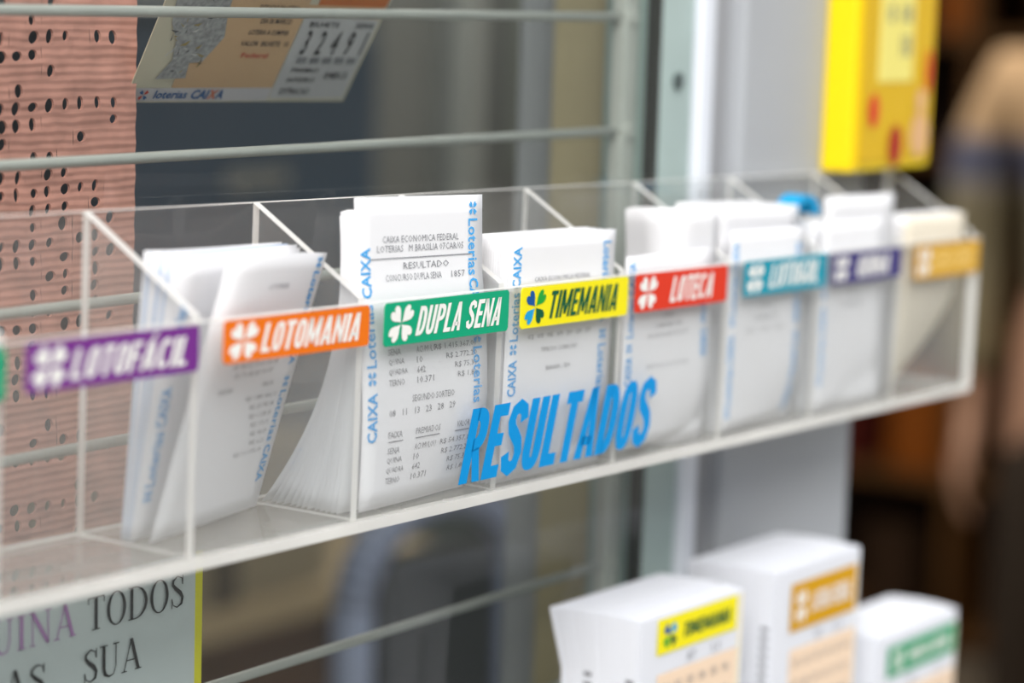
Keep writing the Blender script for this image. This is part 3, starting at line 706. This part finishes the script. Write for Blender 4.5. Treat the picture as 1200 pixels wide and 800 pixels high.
# pink openwork cloth
CB = (0.0, 0.135, 1.20)
rows = 64; cols = 66; cw = 0.0085; chh = 0.0064; x1c = 0.1985
V = []; F = []
def cy(x, z): return 0.0003 * math.sin(z * 490 + 2.0 * math.sin(x * 40)) + 0.0006 * math.sin(x * 52 + z * 8)
for r in range(rows):
    z0 = 1.205 + r * chh
    strong = r % 4 in (0, 1)
    for c in range(cols):
        xr = x1c - c * cw
        xs = (c * 0.37 + r * 0.5) % 1
        hole = (0 < c < cols - 1) and random.random() < (0.8 if strong else 0.25) * min(1, 0.35 + c * 0.11)
        x0_, x1_ = xr - cw, xr
        sk = 0.0
        def P(x, z): return (x - CB[0], cy(x, z), z - CB[2] + 0.0009 * math.sin(x * 60 + z * 20))
        n = len(V)
        if not hole:
            V += [P(x0_, z0), P(x1_, z0), P(x1_, z0 + chh), P(x0_, z0 + chh)]; F.append((n, n + 1, n + 2, n + 3)); continue
        k = 16; rx_ = cw * random.uniform(.17, .33); rz_ = chh * random.uniform(.28, .45); cx_ = (x0_ + x1_) / 2 + random.uniform(-.0008, .0008); cz_ = z0 + chh / 2
        outer = []; inner = []; deep = []
        for i in range(k):
            a = 2 * PI * i / k + PI / 4 * 0; ca, sa = math.cos(a), math.sin(a); m_ = max(abs(ca), abs(sa))
            outer.append(P((x0_ + x1_) / 2 + ca / m_ * cw / 2, cz_ + sa / m_ * chh / 2))
            p = P(cx_ + ca * rx_, cz_ + sa * rz_); inner.append(p); deep.append((p[0], p[1] + .0012, p[2]))
        V += outer + inner + deep
        for i in range(k):
            j = (i + 1) % k
            F += [(n + i, n + j, n + k + j, n + k + i), (n + k + i, n + k + j, n + 2 * k + j, n + 2 * k + i)]
bm_ = link_mesh('openwork_cloth', V, F, PINK, base=None); bm_.location = CB
tag(bm_, 'pink knitted openwork cloth with rows of dark eyelets hanging behind the glass', 'cloth')

# yellow box on the pillar
YB = (0.6925, 0.0610, 1.4035)
yb = empty('wall_box', YB); tag(yb, 'bright yellow wall box with red marks and pale stickers on the pillar', 'box')
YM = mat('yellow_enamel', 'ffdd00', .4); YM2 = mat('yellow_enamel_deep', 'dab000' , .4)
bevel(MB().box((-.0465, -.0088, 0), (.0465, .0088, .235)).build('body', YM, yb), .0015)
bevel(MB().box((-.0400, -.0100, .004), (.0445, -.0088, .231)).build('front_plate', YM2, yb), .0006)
PS = mat('pale_yellow_sticker', 'efe27a', .5)
st = MB().box((-.022, -.0104, .047), (.018, -.0100, .128)).build('sticker', PS, yb)
MB().box((-.022, -.0104, .150), (.018, -.0100, .200)).build('sticker', PS, yb)
mb = MB(); f3 = lambda x, z: (x, -.0107, z)
letter_rect(mb, f3, '0 18', -.014, .014, .078, .088, .02); letter_rect(mb, f3, '18', .003, .014, .060, .072, .02); mb.build('printed_text', mat('grey_print', '8a8a78'), yb)
def blob(name, x, z, rx_, rz_, m):
    n = 20; V = [(x + rx_ * math.cos(2 * PI * i / n), -.0106, z + rz_ * math.sin(2 * PI * i / n)) for i in range(n)]
    link_mesh(name, V, [tuple(range(n))], m, yb)
RM = mat('red_mark', 'd8321a', .5); blob('red_mark', -.0255, .032, .006, .009, RM); blob('red_mark', .0015, .013, .008, .011, mat('deep_red_mark', 'a81c0a', .5)); blob('red_mark', .038, .052, .0035, .012, RM)
blob('pale_mark', .030, .018, .011, .012, mat('pink_mark', 'dcae7c')); blob('pale_mark', .030, .036, .006, .007, MATS['pink_mark'])
blob('red_mark', .036, .107, .006, .008, RM)

# ------------------------------------------------------------------ inside the shop
def ibox(root, base, name, lo, hi, m, bv=.004):
    o = MB().box([a - c for a, c in zip(lo, base)], [a - c for a, c in zip(hi, base)]).build(name, m, root); bevel(o, bv); return o
SLATE = mat('slate_steel', '44596e', .5); SLATED = mat('slate_steel_dark', '364654', .5); WOODM = mat('brown_wood', '6d4a26', .5, noise=.2, nscale=6)
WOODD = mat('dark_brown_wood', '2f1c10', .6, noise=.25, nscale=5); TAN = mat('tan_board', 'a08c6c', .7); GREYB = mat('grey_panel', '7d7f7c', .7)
b = (1.5, 1.35, 0)
cab = empty('filing_cabinet', b); tag(cab, 'dark slate steel cabinet standing behind the window, left of the grey partition', 'cabinet')
ibox(cab, b, 'body', (1.27, 1.21, 0), (1.72, 1.6, 1.46), SLATED)
for i in range(4):
    d_ = ibox(cab, b, 'drawer', (1.285, 1.195, .06 + i * .35), (1.705, 1.21, .38 + i * .35), SLATE)
    MB().box((-.05, -.165 - .012 + .02, .22 + i * .35), (.05, -.155, .24 + i * .35)).build('handle', mat('handle_steel', 'b0b4b6', .3, .8), d_)
b = (2.25, 1.9, 0)
par = empty('partition', b); tag(par, 'grey office partition with pale upright posts beyond the window', 'partition')
for x0_, x1_ in ((1.72, 2.1), (2.14, 2.5), (2.54, 3.0)): ibox(par, b, 'panel', (x0_, 1.70, .1), (x1_, 1.73, 1.62), GREYB)
for x in (2.12, 2.52): ibox(par, b, 'post', (x - .022, 1.66, 0), (x + .022, 1.75, 1.66), mat('pale_post', 'b3b8b6', .4))
b = (2.38, 1.36, 0)
cl = empty('bulletin_board', (2.77, 1.675, 1.36)); tag(cl, 'small board with orange, tan and yellow-green posters beyond the window', 'board')
def bb(name, x0_, x1_, z0_, z1_, m, d_=.004, parent=cl): return MB().box((x0_ - 2.62, -d_, z0_ - 1.36), (x1_ - 2.62, 0, z1_ - 1.36)).build(name, m, parent)
bb('backing', 2.50, 2.92, 1.20, 1.58, mat('board_grey', '8a9088'), .008)
bb('poster', 2.55, 2.70, 1.36, 1.48, mat('orange_poster', 'c08a50'), .012); bb('poster', 2.71, 2.88, 1.40, 1.56, mat('brown_poster', 'a07818'), .012); bb('poster', 2.68, 2.86, 1.27, 1.38, mat('lime_poster', 'b4bd84'), .012)
b = (1.3, 0.8, 0)
dk = empty('desk', b); tag(dk, 'tan and brown desk inside the shop, seen under the rack', 'desk')
ibox(dk, b, 'top', (0.95, 1.0, .86), (1.62, 1.18, .89), TAN)
ibox(dk, b, 'side_panel', (0.95, 1.0, 0), (.98, 1.18, .86), WOODM); ibox(dk, b, 'side_panel', (1.59, 1.0, 0), (1.62, 1.18, .86), WOODM); ibox(dk, b, 'back_panel', (.98, 1.16, .2), (1.59, 1.18, .86), WOODM)
b = (0.62, .45, 0)
bxo = empty('carton', (1.32, 1.09, .89)); tag(bxo, 'tan carton with a brown lid standing on the desk', 'carton')
ibox(bxo, (1.32, 1.09, .89), 'body', (1.12, 1.02, .89), (1.42, 1.16, 1.04), mat('carton_tan', '8d8068', .8)); ibox(bxo, (1.32, 1.09, .89), 'tape', (1.24, 1.014, .89), (1.275, 1.02, 1.04), mat('carton_tape', '4b4236', .5), .0005)
# office chair: grey-blue arched frame round a black pad
cb = (1.02, .60, 0)
ch = empty('office_chair', cb); tag(ch, 'office chair with a grey-blue arched frame and black pad, seen under the rack', 'chair')
CF = mat('grey_blue_frame', '8088a0', .5); CP = mat('black_pad', '24282a', .8)
def arch(y, x0_, x1_, zb_, zt_, r, m, name):
    n = 20; mb = MB(); pts = []
    cx_ = (x0_ + x1_) / 2; hw = (x1_ - x0_) / 2
    pts = [(x0_, zb_)] + [(cx_ - hw * math.cos(PI * i / n), zt_ - .07 + .07 * math.sin(PI * i / n)) for i in range(n + 1)] + [(x1_, zb_)]
    for a, c in zip(pts[:-1], pts[1:]): mb.tube((a[0] - cb[0], y - cb[1], a[1]), (c[0] - cb[0], y - cb[1], c[1]), r, 8)
    return mb.build(name, m, ch, smooth=True)
arch(.62, .955, 1.165, .66, 1.085, .016, CF, 'back_frame')
o = bevel(MB().box((-.035, .005, .68), (.115, .04, 1.045)).build('back_pad', CP, ch), .012, 3)
bevel(MB().box((-.17, -.20, .44), (.20, .10, .50)).build('seat', CP, ch), .02, 3)
MB().tube((.02, 0, .08), (.02, 0, .44), .022).build('stem', CF, ch)
for k in range(5):
    a = 2 * PI * k / 5; e_ = (.02 + .24 * math.cos(a), .24 * math.sin(a), .055)
    lg = MB().tube((.02, 0, .09), e_, .014).build('foot', CF, ch)
    MB().tube((e_[0] - .012, e_[1], .03), (e_[0] + .012, e_[1], .03), .028).build('castor', CP, lg)
bg_ = boxobj('bag', (.63, .52, .0), (.76, .62, .985), mat('navy_bag', '1e2730', .7), bv=.03, label='dark navy bag standing beside the office chair', cat='bag')
bm2 = empty('counter', (1.95, 1.12, 0)); tag(bm2, 'grey-green counter with a beige edge inside the shop, beyond the chair', 'counter')
ibox(bm2, (1.95, 1.12, 0), 'body', (1.76, .98, 0), (2.14, 1.28, .92), mat('counter_front', '56625f', .6)); ibox(bm2, (1.95, 1.12, 0), 'top', (1.74, .96, .92), (2.16, 1.30, .945), mat('counter_top', '8f8877', .5))
# brown cupboard far inside, seen past the pillar
b = (4.7, 2.1, 0)
wb = empty('wooden_cupboard', b); tag(wb, 'dark brown wooden shelf unit in the shadow behind the doorway', 'cupboard')
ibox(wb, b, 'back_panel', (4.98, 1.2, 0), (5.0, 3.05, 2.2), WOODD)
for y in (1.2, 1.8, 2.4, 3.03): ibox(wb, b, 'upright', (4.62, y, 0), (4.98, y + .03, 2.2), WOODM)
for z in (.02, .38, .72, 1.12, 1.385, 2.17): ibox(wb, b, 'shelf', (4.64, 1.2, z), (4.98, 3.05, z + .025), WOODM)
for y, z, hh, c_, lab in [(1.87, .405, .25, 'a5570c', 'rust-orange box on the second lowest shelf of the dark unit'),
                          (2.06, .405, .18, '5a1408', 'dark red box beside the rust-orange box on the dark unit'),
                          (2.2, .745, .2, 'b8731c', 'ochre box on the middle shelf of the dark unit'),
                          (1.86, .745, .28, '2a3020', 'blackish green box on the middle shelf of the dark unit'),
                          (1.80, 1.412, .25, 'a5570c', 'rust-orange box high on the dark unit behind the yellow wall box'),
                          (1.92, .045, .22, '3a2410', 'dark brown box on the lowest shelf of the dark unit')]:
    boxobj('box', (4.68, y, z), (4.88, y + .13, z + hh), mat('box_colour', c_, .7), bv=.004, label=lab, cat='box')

# ------------------------------------------------------------------ person just inside the doorway
px, py = 3.39, 0.98
per = empty('person', (px, py, 0), rz=math.radians(-65))
tag(per, 'person in a beige top with a blue-grey band and dark trousers, standing inside the doorway', 'person')
def skin_obj(name, nodes, edges, m, parent, root=0, sub=2):
    me = bpy.data.meshes.new(name); me.from_pydata([n[0] for n in nodes], edges, []); me.materials.append(m)
    o = bpy.data.objects.new(name, me); C.objects.link(o); o.parent = parent
    a = o.modifiers.new('skin', 'SKIN'); a.use_smooth_shade = True
    sv = me.skin_vertices[0].data
    for i, n in enumerate(nodes): r = n[1]; sv[i].radius = r if isinstance(r, tuple) else (r, r); sv[i].use_root = (i == root)
    s = o.modifiers.new('subdivision', 'SUBSURF'); s.levels = sub; s.render_levels = sub
    return o
SKIN = mat('skin', 'c89b80', .6)
N = [((0, 0, .92), (.13, .10)), ((0, 0, 1.10), (.12, .09)), ((0, 0, 1.30), (.14, .095)), ((0, 0, 1.40), (.07, .06)), ((0, -.005, 1.45), (.048, .05)), ((0, -.01, 1.52), (.062, .075)), ((0, -.01, 1.60), (.07, .085)), ((0, 0, 1.66), (.045, .055))]
E_ = [(i, i + 1) for i in range(7)]
def add(parent, pt, r):
    N.append((pt, r)); E_.append((parent, len(N) - 1)); return len(N) - 1
for s in (-1, 1):
    a = add(2, (s * .17, 0, 1.355), .05); a = add(a, (s * .215, .01, 1.22), .042); a = add(a, (s * .215, .02, 1.08), .036); a = add(a, (s * .215, -.01, .92), .03); a = add(a, (s * .215, -.02, .81), .022)
    hnd = add(a, (s * .215, -.03, .75), (.020, .036))
    for k in range(4):
        f1 = add(hnd, (s * .232, -.062 + .020 * k, .70), .0085); f2 = add(f1, (s * .222, -.062 + .020 * k, .665 - .006 * (k in (1, 2))), .0078); add(f2, (s * .207, -.060 + .019 * k, .638 - .006 * (k in (1, 2))), .0065)
    t1 = add(a, (s * .225, -.07, .755), .0095); add(t1, (s * .215, -.085, .71), .008)
    l = add(0, (s * .09, 0, .84), .085); l = add(l, (s * .10, -.01, .50), .055); l = add(l, (s * .10, .02, .28), .048); l = add(l, (s * .10, .02, .08), .035); add(l, (s * .11, -.12, .035), .032)
body = skin_obj('body', N, E_, SKIN, per)
SH = [((0, 0, .90), (.155, .125)), ((0, 0, 1.10), (.14, .11)), ((0, 0, 1.30), (.16, .115)), ((0, 0, 1.405), (.08, .075))]; SE = [(0, 1), (1, 2), (2, 3)]
for s in (-1, 1):
    SH += [((s * .175, 0, 1.36), .066), ((s * .22, .01, 1.22), .060), ((s * .222, .02, 1.08), .055), ((s * .22, -.01, .86), .048)]; n = len(SH); SE += [(2, n - 4), (n - 4, n - 3), (n - 3, n - 2), (n - 2, n - 1)]
shm = mat('beige_knit', 'b39a76', .9)
nn = shm.node_tree.nodes; ll = shm.node_tree.links
t_ = nn.new('ShaderNodeTexCoord'); s_ = nn.new('ShaderNodeSeparateXYZ'); r_ = nn.new('ShaderNodeValToRGB'); mr_ = nn.new('ShaderNodeMapRange')
mr_.inputs['From Min'].default_value = .9; mr_.inputs['From Max'].default_value = 1.5
r_.color_ramp.interpolation = 'LINEAR'
es = r_.color_ramp.elements; es[0].position = 0; es[0].color = hexc('8f8466'); es[1].position = 1; es[1].color = hexc('bd9c76')
for p_, c_ in ((.44, '90866c'), (.49, 'a39a90'), (.50, '626478'), (.60, '626478'), (.62, 'b39a86'), (.64, 'bf9e78')):
    e_ = es.new(p_); e_.color = hexc(c_)
ll.new(t_.outputs['Object'], s_.inputs[0]); ll.new(s_.outputs['Z'], mr_.inputs['Value']); ll.new(mr_.outputs[0], r_.inputs[0]); ll.new(r_.outputs[0], nn['Principled BSDF'].inputs['Base Color'])
skin_obj('knitted_top', SH, SE, shm, per)
TR = [((0, 0, .92), (.15, .12)), ((0, 0, .86), (.14, .115))]; TE = [(0, 1)]
for s in (-1, 1):
    TR += [((s * .095, 0, .80), .095), ((s * .102, -.01, .50), .072), ((s * .102, .02, .28), .064), ((s * .102, .02, .10), .058)]; n = len(TR); TE += [(1, n - 4), (n - 4, n - 3), (n - 3, n - 2), (n - 2, n - 1)]
skin_obj('trousers', TR, TE, mat('dark_trousers', '3b3026', .9), per)
hm = mat('dark_brown_hair', '2a1a10', .6)
skin_obj('hair', [((0, .02, 1.55), (.074, .075)), ((0, .02, 1.63), (.082, .09)), ((0, .01, 1.685), (.055, .065)), ((0, .06, 1.47), (.06, .04))], [(0, 1), (1, 2), (0, 3)], hm, per)
for s in (-1, 1):
    e_ = MB().tube((s * .028, -.094, 1.585), (s * .028, -.088, 1.585), .009, 12).build('eye', DARKINK, per)
    skin_obj('ear', [((s * .075, 0, 1.57), .012), ((s * .078, 0, 1.60), .012)], [(0, 1)], SKIN, per)
    bevel(MB().box((s * .105 - .045, -.17, 0), (s * .105 + .045, .08, .07)).build('shoe', BLACK, per), .02, 3)
skin_obj('nose', [((0, -.09, 1.58), .008), ((0, -.104, 1.555), .012)], [(0, 1)], SKIN, per)
MB().box((-.022, -.091, 1.525), (.022, -.084, 1.532)).build('mouth', mat('lips', 'a86058'), per)
